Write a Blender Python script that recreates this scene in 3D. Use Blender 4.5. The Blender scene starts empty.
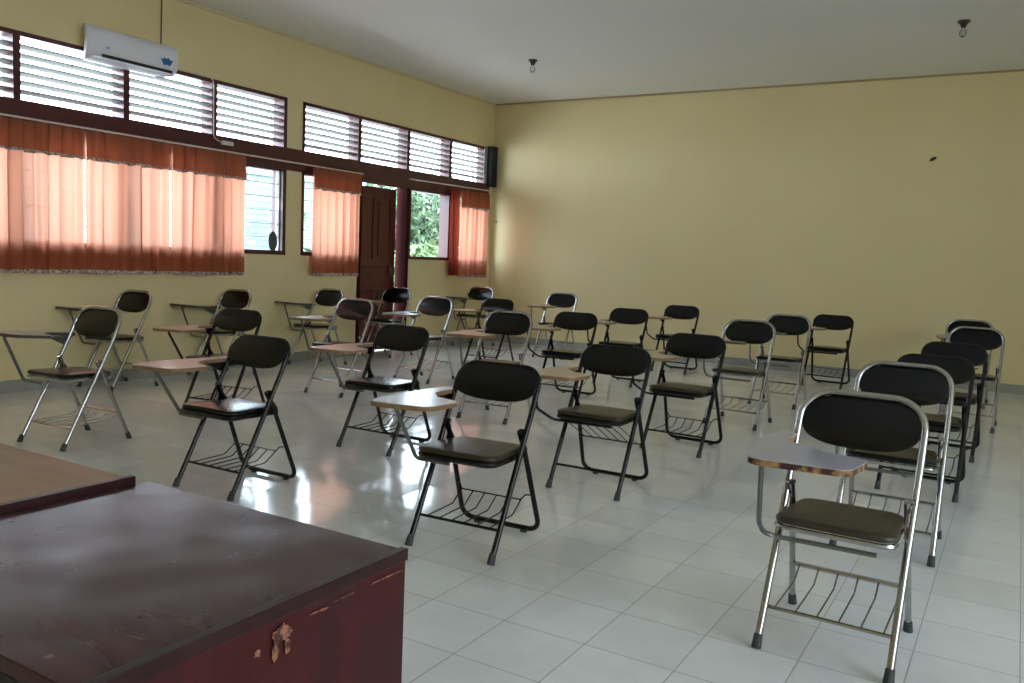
import bpy, bmesh, math, random
from mathutils import Vector, Matrix
random.seed(7)
S = bpy.context.scene
COL = S.collection
PI = math.pi

# ------------------------------------------------------------------ camera
cam_d = bpy.data.cameras.new('camera'); cam = bpy.data.objects.new('camera', cam_d); COL.objects.link(cam)
RX = Vector((0.8562801682150321, 0.5147691616869047, 0.04239084450441834))
UX = Vector((-0.08606544099408309, 0.06127509795705585, 0.9944033900972217))
DX = Vector((-0.5092906963494722, 0.8551362888724315, -0.09677248609679825))
CAM = Vector((6.74706, -10.46249, 1.21746))
m = Matrix((RX, UX, -DX)).transposed().to_4x4(); m.translation = CAM
cam.matrix_world = m
cam_d.sensor_width = 36; cam_d.lens = 848.15 * 36 / 1024
cam_d.clip_start = 0.05; cam_d.clip_end = 200
S.camera = cam

# ------------------------------------------------------------------ world, exposure
W = bpy.data.worlds.new('world'); S.world = W; W.use_nodes = True
nt = W.node_tree; bg = nt.nodes['Background']
tc = nt.nodes.new('ShaderNodeTexCoord'); sx = nt.nodes.new('ShaderNodeSeparateXYZ')
cr = nt.nodes.new('ShaderNodeValToRGB')
nt.links.new(tc.outputs['Generated'], sx.inputs[0]); nt.links.new(sx.outputs['Z'], cr.inputs[0])
cr.color_ramp.elements[0].position = 0.0; cr.color_ramp.elements[0].color = (0.74, 0.87, 1.0, 1)
cr.color_ramp.elements[1].position = 0.6; cr.color_ramp.elements[1].color = (0.79, 0.905, 1.08, 1)
nt.links.new(cr.outputs[0], bg.inputs[0])
bg.inputs[1].default_value = 9.0
S.view_settings.view_transform = 'Standard'; S.view_settings.look = 'None'
S.view_settings.gamma = 1.0; S.view_settings.use_curve_mapping = False
S.view_settings.exposure = 0.86
S.cycles.max_bounces = 12; S.cycles.diffuse_bounces = 8; S.cycles.glossy_bounces = 4
S.cycles.transparent_max_bounces = 16; S.cycles.transmission_bounces = 8
S.cycles.sample_clamp_indirect = 12
S.cycles.caustics_reflective = False

def portal(name, loc, rot, sx_, sy_):
    l = bpy.data.lights.new(name, 'AREA'); l.shape = 'RECTANGLE'; l.size = sx_; l.size_y = sy_
    l.cycles.is_portal = True
    o = bpy.data.objects.new(name, l); o.location = loc; o.rotation_euler = rot; COL.objects.link(o)
# daylight enters through these openings (they only tell the renderer where the sky is)
portal('daylight_window_strip_a', (-0.18, -5.8, 1.98), (0, -PI / 2, 0), 1.7, 3.8)
portal('daylight_window_strip_b', (-0.18, -1.88, 1.98), (0, -PI / 2, 0), 1.7, 3.7)
portal('daylight_added_opening_a', (11.6, -10.85, 2.3), (0, PI / 2, 0), 0.95, 1.7)  # portal at the unseen opening added for fill light
portal('daylight_added_opening_b', (11.6, -8.45, 2.3), (0, PI / 2, 0), 0.95, 3.0)  # rest of that same added opening

# ------------------------------------------------------------------ materials
def rgb(r, g, b):
    f = lambda c: (c / 255 / 12.92) if c / 255 <= 0.04045 else ((c / 255 + 0.055) / 1.055) ** 2.4
    return (f(r), f(g), f(b), 1)

def mat(name, col, rough=0.5, metal=0.0, spec=0.5, coat=0.0, noise=None, bump=None):
    """noise = (scale, amount, second colour), bump = (scale, strength)"""
    M = bpy.data.materials.new(name); M.use_nodes = True
    n = M.node_tree; b = n.nodes['Principled BSDF']
    b.inputs['Base Color'].default_value = col; b.inputs['Roughness'].default_value = rough
    b.inputs['Metallic'].default_value = metal; b.inputs['Specular IOR Level'].default_value = spec
    if coat: b.inputs['Coat Weight'].default_value = coat; b.inputs['Coat Roughness'].default_value = 0.12
    if noise or bump:
        t = n.nodes.new('ShaderNodeTexCoord')
    if noise:
        nz = n.nodes.new('ShaderNodeTexNoise'); nz.inputs['Scale'].default_value = noise[0]; nz.inputs['Detail'].default_value = 5
        n.links.new(t.outputs['Object'], nz.inputs['Vector'])
        r = n.nodes.new('ShaderNodeValToRGB'); r.color_ramp.elements[0].color = col; r.color_ramp.elements[1].color = noise[2]
        r.color_ramp.elements[0].position = 0.5 - noise[1] / 2; r.color_ramp.elements[1].position = 0.5 + noise[1] / 2
        n.links.new(nz.outputs['Fac'], r.inputs[0]); n.links.new(r.outputs[0], b.inputs['Base Color'])
    if bump:
        nz2 = n.nodes.new('ShaderNodeTexNoise'); nz2.inputs['Scale'].default_value = bump[0]
        n.links.new(t.outputs['Object'], nz2.inputs['Vector'])
        bp = n.nodes.new('ShaderNodeBump'); bp.inputs['Strength'].default_value = bump[1]; bp.inputs['Distance'].default_value = 0.003
        n.links.new(nz2.outputs['Fac'], bp.inputs['Height']); n.links.new(bp.outputs[0], b.inputs['Normal'])
    return M

WALL_C = rgb(214, 197, 140)
M_wall = mat('cream_wall_paint', rgb(222, 207, 160), 0.6, noise=(1.3, 0.6, rgb(216, 201, 152)), bump=(60, 0.25))
M_ceil = mat('ceiling_board', rgb(230, 230, 227), 0.7, noise=(0.8, 0.8, rgb(225, 225, 222)))
M_trim = mat('ceiling_trim_paint', rgb(160, 145, 105), 0.6)
M_trim2 = mat('pale_trim_paint', rgb(205, 192, 155), 0.6)
M_frame = mat('dark_red_brown_wood', rgb(84, 36, 36), 0.38, noise=(9, 0.6, rgb(70, 30, 31)))
M_door = mat('door_varnish', rgb(94, 34, 28), 0.35, noise=(6, 0.6, rgb(76, 26, 22)))
M_slat = mat('louvre_board', rgb(120, 122, 118), 0.6)
M_black = mat('black_enamel_tube', rgb(9, 10, 12), 0.25, spec=0.4)
M_chrome = mat('worn_chrome_tube', rgb(190, 190, 190), 0.2, metal=1.0, noise=(30, 0.7, rgb(160, 160, 162)))
M_dullsteel = mat('grey_steel_tube', rgb(120, 122, 120), 0.35, metal=0.9)
M_vinyl = mat('black_vinyl', rgb(6, 7, 9), 0.24, spec=0.38, bump=(180, 0.15))
M_olive = mat('olive_brown_vinyl', rgb(58, 52, 36), 0.36, spec=0.5, bump=(180, 0.15), noise=(8, 0.7, rgb(48, 43, 30)))
M_rubber = mat('rubber', rgb(58, 62, 62), 0.7)
M_lam = mat('grey_laminate', rgb(182, 178, 178), 0.22, noise=(12, 0.7, rgb(172, 168, 168)))
M_beige = mat('beige_laminate', rgb(186, 168, 142), 0.3, noise=(12, 0.7, rgb(172, 154, 128)))
M_lilac = mat('lilac_grey_laminate', rgb(166, 164, 176), 0.28, noise=(12, 0.7, rgb(156, 154, 166)))
M_edge = mat('tan_edge_band', rgb(144, 114, 80), 0.5, noise=(40, 0.5, rgb(118, 90, 62)))
M_edge3 = mat('dark_brown_edge', rgb(74, 58, 46), 0.5)
M_edge2 = mat('chipped_brown_edge', rgb(172, 132, 82), 0.55, noise=(22, 0.12, rgb(66, 30, 26)))
M_ac = mat('white_plastic', rgb(222, 222, 232), 0.3)
M_acdark = mat('dark_slot', rgb(40, 30, 30), 0.6)
M_blue = mat('blue_print', rgb(40, 110, 170), 0.4)
M_speaker = mat('black_speaker_cloth', rgb(12, 13, 14), 0.7)
M_spkside = mat('grey_speaker_side', rgb(170, 172, 170), 0.5)
M_white = mat('white_cable', rgb(205, 200, 195), 0.5)
M_cord = mat('brown_cord', rgb(90, 78, 58), 0.6)
M_rodm = mat('curtain_rod_metal', rgb(220, 205, 198), 0.4)
M_lace = mat('white_lace', rgb(205, 195, 185), 0.9, noise=(60, 0.25, rgb(120, 75, 60)))
M_socket = mat('brown_lamp_holder', rgb(48, 38, 24), 0.5)
M_ground = mat('concrete_yard', rgb(205, 204, 198), 0.9, noise=(0.8, 0.7, rgb(186, 186, 178)))
M_trunk = mat('bark', rgb(86, 74, 58), 0.9)
M_leaf = mat('green_leaf', rgb(70, 92, 56), 0.6, noise=(0.9, 0.6, rgb(50, 70, 46)))
M_leaf2 = mat('pale_green_leaf', rgb(92, 112, 66), 0.6, noise=(0.9, 0.6, rgb(70, 92, 54)))
M_mark = mat('dark_mark', rgb(60, 52, 38), 0.8)

def glass():
    M = bpy.data.materials.new('window_glass'); M.use_nodes = True; n = M.node_tree
    n.nodes.remove(n.nodes['Principled BSDF'])
    out = n.nodes['Material Output']
    tr = n.nodes.new('ShaderNodeBsdfTransparent'); tr.inputs[0].default_value = (0.86, 0.93, 0.92, 1)
    gl = n.nodes.new('ShaderNodeBsdfGlossy'); gl.inputs['Roughness'].default_value = 0.03
    fr = n.nodes.new('ShaderNodeFresnel'); fr.inputs[0].default_value = 1.3
    mx = n.nodes.new('ShaderNodeMixShader')
    n.links.new(fr.outputs[0], mx.inputs[0]); n.links.new(tr.outputs[0], mx.inputs[1]); n.links.new(gl.outputs[0], mx.inputs[2])
    n.links.new(mx.outputs[0], out.inputs[0]); return M
M_glass = glass()

def clear_glass(name):
    M = glass(); M.name = name; return M
M_bulb = clear_glass('bulb_glass')

def cloth(name, col, trans, amount):
    M = bpy.data.materials.new(name); M.use_nodes = True; n = M.node_tree
    n.nodes.remove(n.nodes['Principled BSDF']); out = n.nodes['Material Output']
    t = n.nodes.new('ShaderNodeTexCoord')
    nz = n.nodes.new('ShaderNodeTexNoise'); nz.inputs['Scale'].default_value = 3; nz.inputs['Detail'].default_value = 4
    n.links.new(t.outputs['Object'], nz.inputs['Vector'])
    df = n.nodes.new('ShaderNodeBsdfDiffuse'); df.inputs[0].default_value = col
    tl = n.nodes.new('ShaderNodeBsdfTranslucent'); tl.inputs[0].default_value = trans
    mx = n.nodes.new('ShaderNodeMixShader'); mx.inputs[0].default_value = amount
    n.links.new(df.outputs[0], mx.inputs[1]); n.links.new(tl.outputs[0], mx.inputs[2])
    tp = n.nodes.new('ShaderNodeBsdfTransparent'); tp.inputs[0].default_value = (1.0, 0.75, 0.6, 1)
    m2 = n.nodes.new('ShaderNodeMixShader'); m2.inputs[0].default_value = 0.015
    n.links.new(mx.outputs[0], m2.inputs[1]); n.links.new(tp.outputs[0], m2.inputs[2])
    n.links.new(m2.outputs[0], out.inputs[0]); return M
M_cur = cloth('thin_orange_curtain_cloth', rgb(168, 98, 74), rgb(206, 138, 112), 0.5)
M_val = cloth('gathered_orange_valance_cloth', rgb(158, 98, 74), rgb(170, 98, 70), 0.3)
M_curdark = cloth('gathered_maroon_cloth', rgb(130, 52, 40), rgb(150, 60, 45), 0.3)

def tile_floor():
    M = bpy.data.materials.new('white_glossy_floor_tiles'); M.use_nodes = True; n = M.node_tree; b = n.nodes['Principled BSDF']
    g = n.nodes.new('ShaderNodeNewGeometry'); s = n.nodes.new('ShaderNodeSeparateXYZ'); n.links.new(g.outputs['Position'], s.inputs[0])
    def M1(op, a, bb=None):
        k = n.nodes.new('ShaderNodeMath'); k.operation = op
        for i, v in enumerate((a, bb)):
            if v is None: continue
            if isinstance(v, (int, float)): k.inputs[i].default_value = v
            else: n.links.new(v, k.inputs[i])
        return k.outputs[0]
    u = M1('DIVIDE', M1('SUBTRACT', s.outputs['X'], 5.3457 - 30), 0.3)
    v = M1('DIVIDE', M1('SUBTRACT', s.outputs['Y'], -8.3798 - 30), 0.3)
    fu, fv = M1('FRACT', u), M1('FRACT', v)
    du = M1('MINIMUM', fu, M1('SUBTRACT', 1.0, fu)); dv = M1('MINIMUM', fv, M1('SUBTRACT', 1.0, fv))
    dd = M1('MINIMUM', du, dv)
    line = M1('LESS_THAN', dd, 0.006)
    cv = n.nodes.new('ShaderNodeCombineXYZ'); n.links.new(M1('FLOOR', u), cv.inputs[0]); n.links.new(M1('FLOOR', v), cv.inputs[1])
    wn = n.nodes.new('ShaderNodeTexWhiteNoise'); wn.noise_dimensions = '2D'; n.links.new(cv.outputs[0], wn.inputs[0])
    nz = n.nodes.new('ShaderNodeTexNoise'); nz.inputs['Scale'].default_value = 9; nz.inputs['Detail'].default_value = 6
    n.links.new(g.outputs['Position'], nz.inputs['Vector'])
    f = M1('ADD', M1('MULTIPLY', wn.outputs[0], 0.5), M1('MULTIPLY', nz.outputs['Fac'], 0.5))
    r = n.nodes.new('ShaderNodeValToRGB'); r.color_ramp.elements[0].color = rgb(222, 226, 229); r.color_ramp.elements[1].color = rgb(236, 240, 242)
    n.links.new(f, r.inputs[0])
    dn = n.nodes.new('ShaderNodeTexNoise'); dn.inputs['Scale'].default_value = 1.6; dn.inputs['Detail'].default_value = 9; dn.inputs['Roughness'].default_value = 0.65
    n.links.new(g.outputs['Position'], dn.inputs['Vector'])
    dr = n.nodes.new('ShaderNodeMapRange'); dr.inputs['From Min'].default_value = 0.45; dr.inputs['From Max'].default_value = 0.75; dr.inputs['To Max'].default_value = 0.4
    n.links.new(dn.outputs['Fac'], dr.inputs[0])
    md = n.nodes.new('ShaderNodeMix'); md.data_type = 'RGBA'; n.links.new(dr.outputs[0], md.inputs[0]); n.links.new(r.outputs[0], md.inputs[6]); md.inputs[7].default_value = rgb(190, 188, 186)
    mx = n.nodes.new('ShaderNodeMix'); mx.data_type = 'RGBA'
    n.links.new(line, mx.inputs[0]); n.links.new(md.outputs[2], mx.inputs[6]); mx.inputs[7].default_value = rgb(150, 151, 149)
    n.links.new(mx.outputs[2], b.inputs['Base Color'])
    rr = M1('ADD', M1('MULTIPLY', line, 0.4), M1('ADD', 0.05, M1('MULTIPLY', nz.outputs['Fac'], 0.10)))
    n.links.new(rr, b.inputs['Roughness'])
    b.inputs['Specular IOR Level'].default_value = 0.6
    nz3 = n.nodes.new('ShaderNodeTexNoise'); nz3.inputs['Scale'].default_value = 6
    n.links.new(g.outputs['Position'], nz3.inputs['Vector'])
    hgt = M1('ADD', M1('MULTIPLY', line, -1.0), M1('ADD', M1('MULTIPLY', nz3.outputs['Fac'], 0.35), M1('MULTIPLY', wn.outputs[0], 0.02)))
    bp = n.nodes.new('ShaderNodeBump'); bp.inputs['Strength'].default_value = 0.25; bp.inputs['Distance'].default_value = 0.004
    n.links.new(hgt, bp.inputs['Height'])
    va = n.nodes.new('ShaderNodeVectorMath'); va.operation = 'SUBTRACT'; n.links.new(wn.outputs['Color'], va.inputs[0]); va.inputs[1].default_value = (0.5, 0.5, 0.5)
    vb = n.nodes.new('ShaderNodeVectorMath'); vb.operation = 'MULTIPLY'; n.links.new(va.outputs[0], vb.inputs[0]); vb.inputs[1].default_value = (0.022, 0.022, 0.0)
    vc = n.nodes.new('ShaderNodeVectorMath'); vc.operation = 'ADD'; n.links.new(vb.outputs[0], vc.inputs[0]); n.links.new(bp.outputs[0], vc.inputs[1])
    vd = n.nodes.new('ShaderNodeVectorMath'); vd.operation = 'NORMALIZE'; n.links.new(vc.outputs[0], vd.inputs[0])
    n.links.new(vd.outputs[0], b.inputs['Normal'])
    return M
M_floor = tile_floor()

def skirting_mat():
    M = mat('skirting_tile', rgb(168, 172, 168), 0.25)
    n = M.node_tree; b = n.nodes['Principled BSDF']
    g = n.nodes.new('ShaderNodeNewGeometry'); br = n.nodes.new('ShaderNodeTexChecker')
    br.inputs['Scale'].default_value = 1 / 0.3; br.inputs['Color1'].default_value = rgb(156, 158, 152); br.inputs['Color2'].default_value = rgb(149, 151, 145)
    n.links.new(g.outputs['Position'], br.inputs['Vector']); n.links.new(br.outputs[0], b.inputs['Base Color'])
    return M
M_skirt = skirting_mat()

def desk_mat(name, c1, c2, c3, rough):
    M = bpy.data.materials.new(name); M.use_nodes = True; n = M.node_tree; b = n.nodes['Principled BSDF']
    t = n.nodes.new('ShaderNodeTexCoord')
    mp = n.nodes.new('ShaderNodeMapping'); mp.inputs['Scale'].default_value = (1.0, 5.0, 1.0); n.links.new(t.outputs['Object'], mp.inputs[0])
    nz = n.nodes.new('ShaderNodeTexNoise'); nz.inputs['Scale'].default_value = 5; nz.inputs['Detail'].default_value = 7; nz.inputs['Distortion'].default_value = 0.0
    n.links.new(mp.outputs[0], nz.inputs['Vector'])
    r = n.nodes.new('ShaderNodeValToRGB'); r.color_ramp.elements[0].color = c1; r.color_ramp.elements[1].color = c2
    r.color_ramp.elements[0].position = 0.35; r.color_ramp.elements[1].position = 0.65
    n.links.new(nz.outputs['Fac'], r.inputs[0])
    sc = n.nodes.new('ShaderNodeTexNoise'); sc.inputs['Scale'].default_value = 14; sc.inputs['Detail'].default_value = 8
    n.links.new(t.outputs['Object'], sc.inputs['Vector'])
    r2 = n.nodes.new('ShaderNodeValToRGB'); r2.color_ramp.elements[0].position = 0.9; r2.color_ramp.elements[1].position = 0.97
    n.links.new(sc.outputs['Fac'], r2.inputs[0])
    mx = n.nodes.new('ShaderNodeMix'); mx.data_type = 'RGBA'; n.links.new(r2.outputs[0], mx.inputs[0]); n.links.new(r.outputs[0], mx.inputs[6]); mx.inputs[7].default_value = c3
    n.links.new(mx.outputs[2], b.inputs['Base Color']); b.inputs['Specular IOR Level'].default_value = 0.18
    rm = n.nodes.new('ShaderNodeMapRange'); rm.inputs['To Min'].default_value = rough - 0.07; rm.inputs['To Max'].default_value = rough + 0.12
    n.links.new(sc.outputs['Fac'], rm.inputs[0]); n.links.new(rm.outputs[0], b.inputs['Roughness'])
    bp = n.nodes.new('ShaderNodeBump'); bp.inputs['Strength'].default_value = 0.08; bp.inputs['Distance'].default_value = 0.001
    n.links.new(nz.outputs['Fac'], bp.inputs['Height'])
    wv = n.nodes.new('ShaderNodeTexNoise'); wv.inputs['Scale'].default_value = 4.5; wv.inputs['Detail'].default_value = 1
    n.links.new(t.outputs['Object'], wv.inputs['Vector'])
    b2 = n.nodes.new('ShaderNodeBump'); b2.inputs['Strength'].default_value = 1.0; b2.inputs['Distance'].default_value = 0.005
    n.links.new(wv.outputs['Fac'], b2.inputs['Height']); n.links.new(bp.outputs[0], b2.inputs['Normal']); n.links.new(b2.outputs[0], b.inputs['Normal'])
    return M
M_desktop = desk_mat('dark_varnished_desk_top', rgb(58, 31, 29), rgb(72, 41, 38), rgb(104, 78, 66), 0.22)
M_deskside = desk_mat('red_brown_desk_side', rgb(66, 20, 20), rgb(50, 18, 22), rgb(60, 24, 24), 0.3)
M_desk2 = desk_mat('light_brown_table_top', rgb(156, 124, 92), rgb(138, 108, 78), rgb(158, 130, 100), 0.5)
M_strip = desk_mat('dark_brown_edge_strip', rgb(50, 26, 26), rgb(40, 20, 22), rgb(64, 36, 32), 0.32)
M_bare = mat('bare_wood_scratch', rgb(140, 92, 62), 0.7, noise=(90, 0.16, rgb(64, 22, 22)))
M_garden = None
def block_wall():
    M = bpy.data.materials.new('pale_garden_wall'); M.use_nodes = True; n = M.node_tree; b = n.nodes['Principled BSDF']
    t = n.nodes.new('ShaderNodeTexCoord'); sw = n.nodes.new('ShaderNodeSeparateXYZ'); cb = n.nodes.new('ShaderNodeCombineXYZ')
    n.links.new(t.outputs['Object'], sw.inputs[0]); n.links.new(sw.outputs['Y'], cb.inputs[0]); n.links.new(sw.outputs['Z'], cb.inputs[1])
    br = n.nodes.new('ShaderNodeTexBrick'); br.inputs['Scale'].default_value = 2.2; br.inputs['Mortar Size'].default_value = 0.015
    br.inputs['Color1'].default_value = rgb(110, 122, 122); br.inputs['Color2'].default_value = rgb(96, 108, 108); br.inputs['Mortar'].default_value = rgb(66, 76, 76)
    n.links.new(cb.outputs[0], br.inputs['Vector']); n.links.new(br.outputs[0], b.inputs['Base Color']); b.inputs['Roughness'].default_value = 0.9
    return M
M_block = block_wall()

# ------------------------------------------------------------------ mesh helpers
def bm_new(): return bmesh.new()

def add_box(bm, x0, x1, y0, y1, z0, z1, bevel=0.0):
    vs = [bm.verts.new((x, y, z)) for x in (x0, x1) for y in (y0, y1) for z in (z0, z1)]
    F = [(0, 1, 3, 2), (4, 6, 7, 5), (0, 4, 5, 1), (2, 3, 7, 6), (0, 2, 6, 4), (1, 5, 7, 3)]
    fs = [bm.faces.new([vs[i] for i in f]) for f in F]
    if bevel > 0:
        es = list({e for f in fs for e in f.edges})
        bmesh.ops.bevel(bm, geom=es, offset=bevel, segments=2, profile=0.5, affect='EDGES')

def fillet(pts, rad, n=6):
    pts = [Vector(p) for p in pts]
    out = [pts[0]]
    for i in range(1, len(pts) - 1):
        r = rad[i - 1] if isinstance(rad, (list, tuple)) else rad
        a, b, c = pts[i - 1], pts[i], pts[i + 1]
        da, dc = (a - b), (c - b)
        if r <= 0 or da.length < 1e-6 or dc.length < 1e-6 or da.angle(dc) > PI - 0.02:
            out.append(b); continue
        la = da.normalized(); lc = dc.normalized(); ang = la.angle(lc)
        t = min(r / math.tan(ang / 2), da.length * 0.49, dc.length * 0.49)
        p0, p1 = b + la * t, b + lc * t
        r2 = t * math.tan(ang / 2); cen = b + (la + lc).normalized() * (r2 / math.sin(ang / 2))
        v0, v1 = p0 - cen, p1 - cen; tot = v0.angle(v1); ax = v0.cross(v1).normalized()
        for k in range(n + 1):
            out.append(cen + Matrix.Rotation(tot * k / n, 3, ax) @ v0)
    out.append(pts[-1]); return out

def add_tube(bm, pts, r, seg=10, closed=False, caps=True):
    pts = [Vector(p) for p in pts]; n = len(pts)
    rings = []; prev = None
    for i, p in enumerate(pts):
        if closed: d = pts[(i + 1) % n] - pts[i - 1]
        else: d = (pts[min(i + 1, n - 1)] - pts[max(i - 1, 0)])
        d.normalize()
        if prev is None:
            ref = Vector((0, 0, 1)) if abs(d.z) < 0.9 else Vector((1, 0, 0)); u = d.cross(ref).normalized()
        else:
            u = prev - d * prev.dot(d); u.normalize()
        prev = u; w = d.cross(u)
        rr = r[i] if isinstance(r, (list, tuple)) else r
        rings.append([bm.verts.new(p + (u * math.cos(2 * PI * k / seg) + w * math.sin(2 * PI * k / seg)) * rr) for k in range(seg)])
    m_ = n if closed else n - 1
    for i in range(m_):
        a, b = rings[i], rings[(i + 1) % n]
        for k in range(seg): bm.faces.new([a[k], a[(k + 1) % seg], b[(k + 1) % seg], b[k]])
    if caps and not closed:
        bm.faces.new(list(reversed(rings[0]))); bm.faces.new(rings[-1])

def add_prism(bm, outline, z0, z1, bevel=0.0):
    lo = [bm.verts.new((x, y, z0)) for x, y in outline]; hi = [bm.verts.new((x, y, z1)) for x, y in outline]
    n = len(outline); fs = [bm.faces.new(list(reversed(lo))), bm.faces.new(hi)]
    for i in range(n): bm.faces.new([lo[i], lo[(i + 1) % n], hi[(i + 1) % n], hi[i]])
    if bevel > 0:
        es = list({e for f in fs for e in f.edges}); bmesh.ops.bevel(bm, geom=es, offset=bevel, segments=2, affect='EDGES')

def round_outline(pts, rads, n=5):
    """closed 2D outline with rounded corners"""
    N = len(pts); out = []
    for i in range(N):
        a, b, c = Vector(pts[i - 1]).to_3d(), Vector(pts[i]).to_3d(), Vector(pts[(i + 1) % N]).to_3d()
        r = rads[i] if isinstance(rads, (list, tuple)) else rads
        la, lc = (a - b), (c - b); La, Lc = la.length, lc.length; la.normalize(); lc.normalize(); ang = la.angle(lc)
        if r <= 0 or ang > PI - 0.03: out.append((b.x, b.y)); continue
        t = min(r / math.tan(ang / 2), La * 0.48, Lc * 0.48); p0, p1 = b + la * t, b + lc * t
        r2 = t * math.tan(ang / 2); cen = b + (la + lc).normalized() * (r2 / math.sin(ang / 2)); v0, v1 = p0 - cen, p1 - cen
        tot = v0.angle(v1); ax = v0.cross(v1).normalized()
        for k in range(n + 1):
            q = cen + Matrix.Rotation(tot * k / n, 3, ax) @ v0; out.append((q.x, q.y))
    return out

def add_cushion(bm, outline, thick, place, dome=0.4, rings=7):
    """padded cushion: outline (2D, centred) swept inwards with a rounded edge; place(u, v, w) -> 3D"""
    N = len(outline)
    cx = sum(p[0] for p in outline) / N; cy = sum(p[1] for p in outline) / N
    prof = []
    for k in range(5): a = PI / 2 * k / 4; prof.append((1 - 0.07 * (1 - math.cos(a)), thick * (1 - dome) * math.sin(a) * 0.5 + 0))
    for s in (0.8, 0.55, 0.28): prof.append((s, thick * 0.5 * ((1 - dome) + dome * (1 - (s / 0.93) ** 2))))
    def ring(s, w): return [bm.verts.new(place(cx + (x - cx) * s, cy + (y - cy) * s, w)) for x, y in outline]
    for sign in (1, -1):
        rs = [ring(s, w * sign) for s, w in prof]
        c = bm.verts.new(place(cx, cy, thick * 0.5 * sign))
        for a, b in zip(rs, rs[1:]):
            for k in range(N):
                f = [a[k], a[(k + 1) % N], b[(k + 1) % N], b[k]]
                bm.faces.new(f if sign > 0 else f[::-1])
        a = rs[-1]
        for k in range(N):
            f = [a[k], a[(k + 1) % N], c]; bm.faces.new(f if sign > 0 else f[::-1])
    bmesh.ops.remove_doubles(bm, verts=bm.verts, dist=1e-5)

def add_ball(bm, c, r, sz=1.0, seg=12):
    ret = bmesh.ops.create_uvsphere(bm, u_segments=seg, v_segments=seg // 2 + 2, radius=r)
    for v in ret['verts']: v.co = Vector((v.co.x, v.co.y, v.co.z * sz)) + Vector(c)

def mesh_of(name, bm, material, smooth=35):
    bmesh.ops.recalc_face_normals(bm, faces=bm.faces)
    me = bpy.data.meshes.new(name); bm.to_mesh(me); bm.free()
    for mm in (material if isinstance(material, (list, tuple)) else [material]): me.materials.append(mm)
    if smooth:
        me.polygons.foreach_set('use_smooth', [True] * len(me.polygons))
        try: me.set_sharp_from_angle(angle=math.radians(smooth))
        except Exception: pass
    return me

def obj(name, bm, material, parent=None, loc=(0, 0, 0), rotz=0, smooth=35):
    me = bm if isinstance(bm, bpy.types.Mesh) else mesh_of(name, bm, material, smooth)
    o = bpy.data.objects.new(name, me); COL.objects.link(o)
    o.location = loc; o.rotation_euler = (0, 0, rotz)
    if parent: o.parent = parent
    return o

def tag(o, label=None, cat=None, group=None, kind=None):
    if label: o['label'] = label
    if cat: o['category'] = cat
    if group: o['group'] = group
    if kind: o['kind'] = kind
    return o

def thing(name, label, cat, loc=(0, 0, 0), rotz=0, group=None):
    o = bpy.data.objects.new(name, None); COL.objects.link(o); o.empty_display_size = 0.1
    o.location = loc; o.rotation_euler = (0, 0, rotz)
    return tag(o, label, cat, group)

def struct(name, bm, material, parent=None, smooth=0):
    o = obj(name, bm, material, parent, smooth=smooth)
    if not parent: o['kind'] = 'structure'
    return o

# ------------------------------------------------------------------ room shell
YB = 0.12       # inner face of the back wall
YF = -12.6      # wall behind the camera
XR = 11.4        # wall opposite the windows
HC = 3.431      # ceiling height
WT = 0.16       # wall thickness
Z_SILL, Z_LOW, Z_LOUV0, Z_LOUV1 = 1.17, 2.05, 2.28, 2.79
Y0 = -7.66      # start of the first window strip
YA1 = -3.935    # its end
YB0, YB1 = -3.705, -0.045

bm = bm_new(); add_box(bm, -WT, XR + WT, YF - WT, YB + WT, -0.1, 0.0); struct('floor', bm, M_floor)
bm = bm_new(); add_box(bm, -WT, XR + WT, YF - WT, YB + WT, HC, HC + 0.08); struct('ceiling', bm, M_ceil)
bm = bm_new(); add_box(bm, -WT, XR + WT, YB, YB + WT, 0, HC); struct('wall_back', bm, M_wall)
bm = bm_new(); add_box(bm, -WT, XR + WT, YF - WT, YF, 0, HC); struct('wall_front', bm, M_wall)
# wall opposite the windows, with one wide opening added towards the front for fill light
bm = bm_new()
add_box(bm, XR, XR + WT, YF, YB, 0, 1.0); add_box(bm, XR, XR + WT, YF, YB, 2.85, HC)
add_box(bm, XR, XR + WT, YF, -11.7, 1.0, 2.85); add_box(bm, XR, XR + WT, -11.7, YB, 1.0, 1.6); add_box(bm, XR, XR + WT, -7.0, YB, 1.6, 2.85)
for yy in (-10.85, -10.0, -9.0, -8.0): add_box(bm, XR, XR + WT, yy - 0.03, yy + 0.03, 1.0, 2.85)
struct('wall_right', bm, M_wall)
# window wall: pieces around the openings
YD0, YD1 = -2.74, -1.885        # doorway
bm = bm_new()
add_box(bm, -WT, 0, YF, YB, Z_LOUV1, HC)
add_box(bm, -WT, 0, YF, Y0, 0, Z_LOUV1)
add_box(bm, -WT, 0, Y0, YD0 - 0.03, 0, Z_SILL); add_box(bm, -WT, 0, YD1 + 0.03, YB, 0, Z_SILL)
add_box(bm, -WT, 0, YA1, YB0, Z_SILL, Z_LOUV1)
add_box(bm, -WT, 0, YB1, YB, Z_SILL, Z_LOUV1)
struct('wall_left', bm, M_wall)

# skirting tiles
bm = bm_new(); add_box(bm, 0, 0.012, YF, YD0 - 0.03, 0, 0.1); add_box(bm, 0, 0.012, YD1 + 0.03, YB, 0, 0.1); struct('baseboard_left', bm, M_skirt)
bm = bm_new(); add_box(bm, 0, XR, YB - 0.012, YB, 0, 0.1); struct('baseboard_back', bm, M_skirt)
bm = bm_new(); add_box(bm, XR - 0.012, XR, YF, YB, 0, 0.1); struct('baseboard_right', bm, M_skirt)
bm = bm_new(); add_box(bm, 0, 0.02, YF, YB, HC - 0.025, HC); struct('trim_1', bm, M_trim2)
bm = bm_new(); add_box(bm, 0, XR, YB - 0.02, YB, HC - 0.02, HC); struct('trim_2', bm, M_trim)

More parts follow.
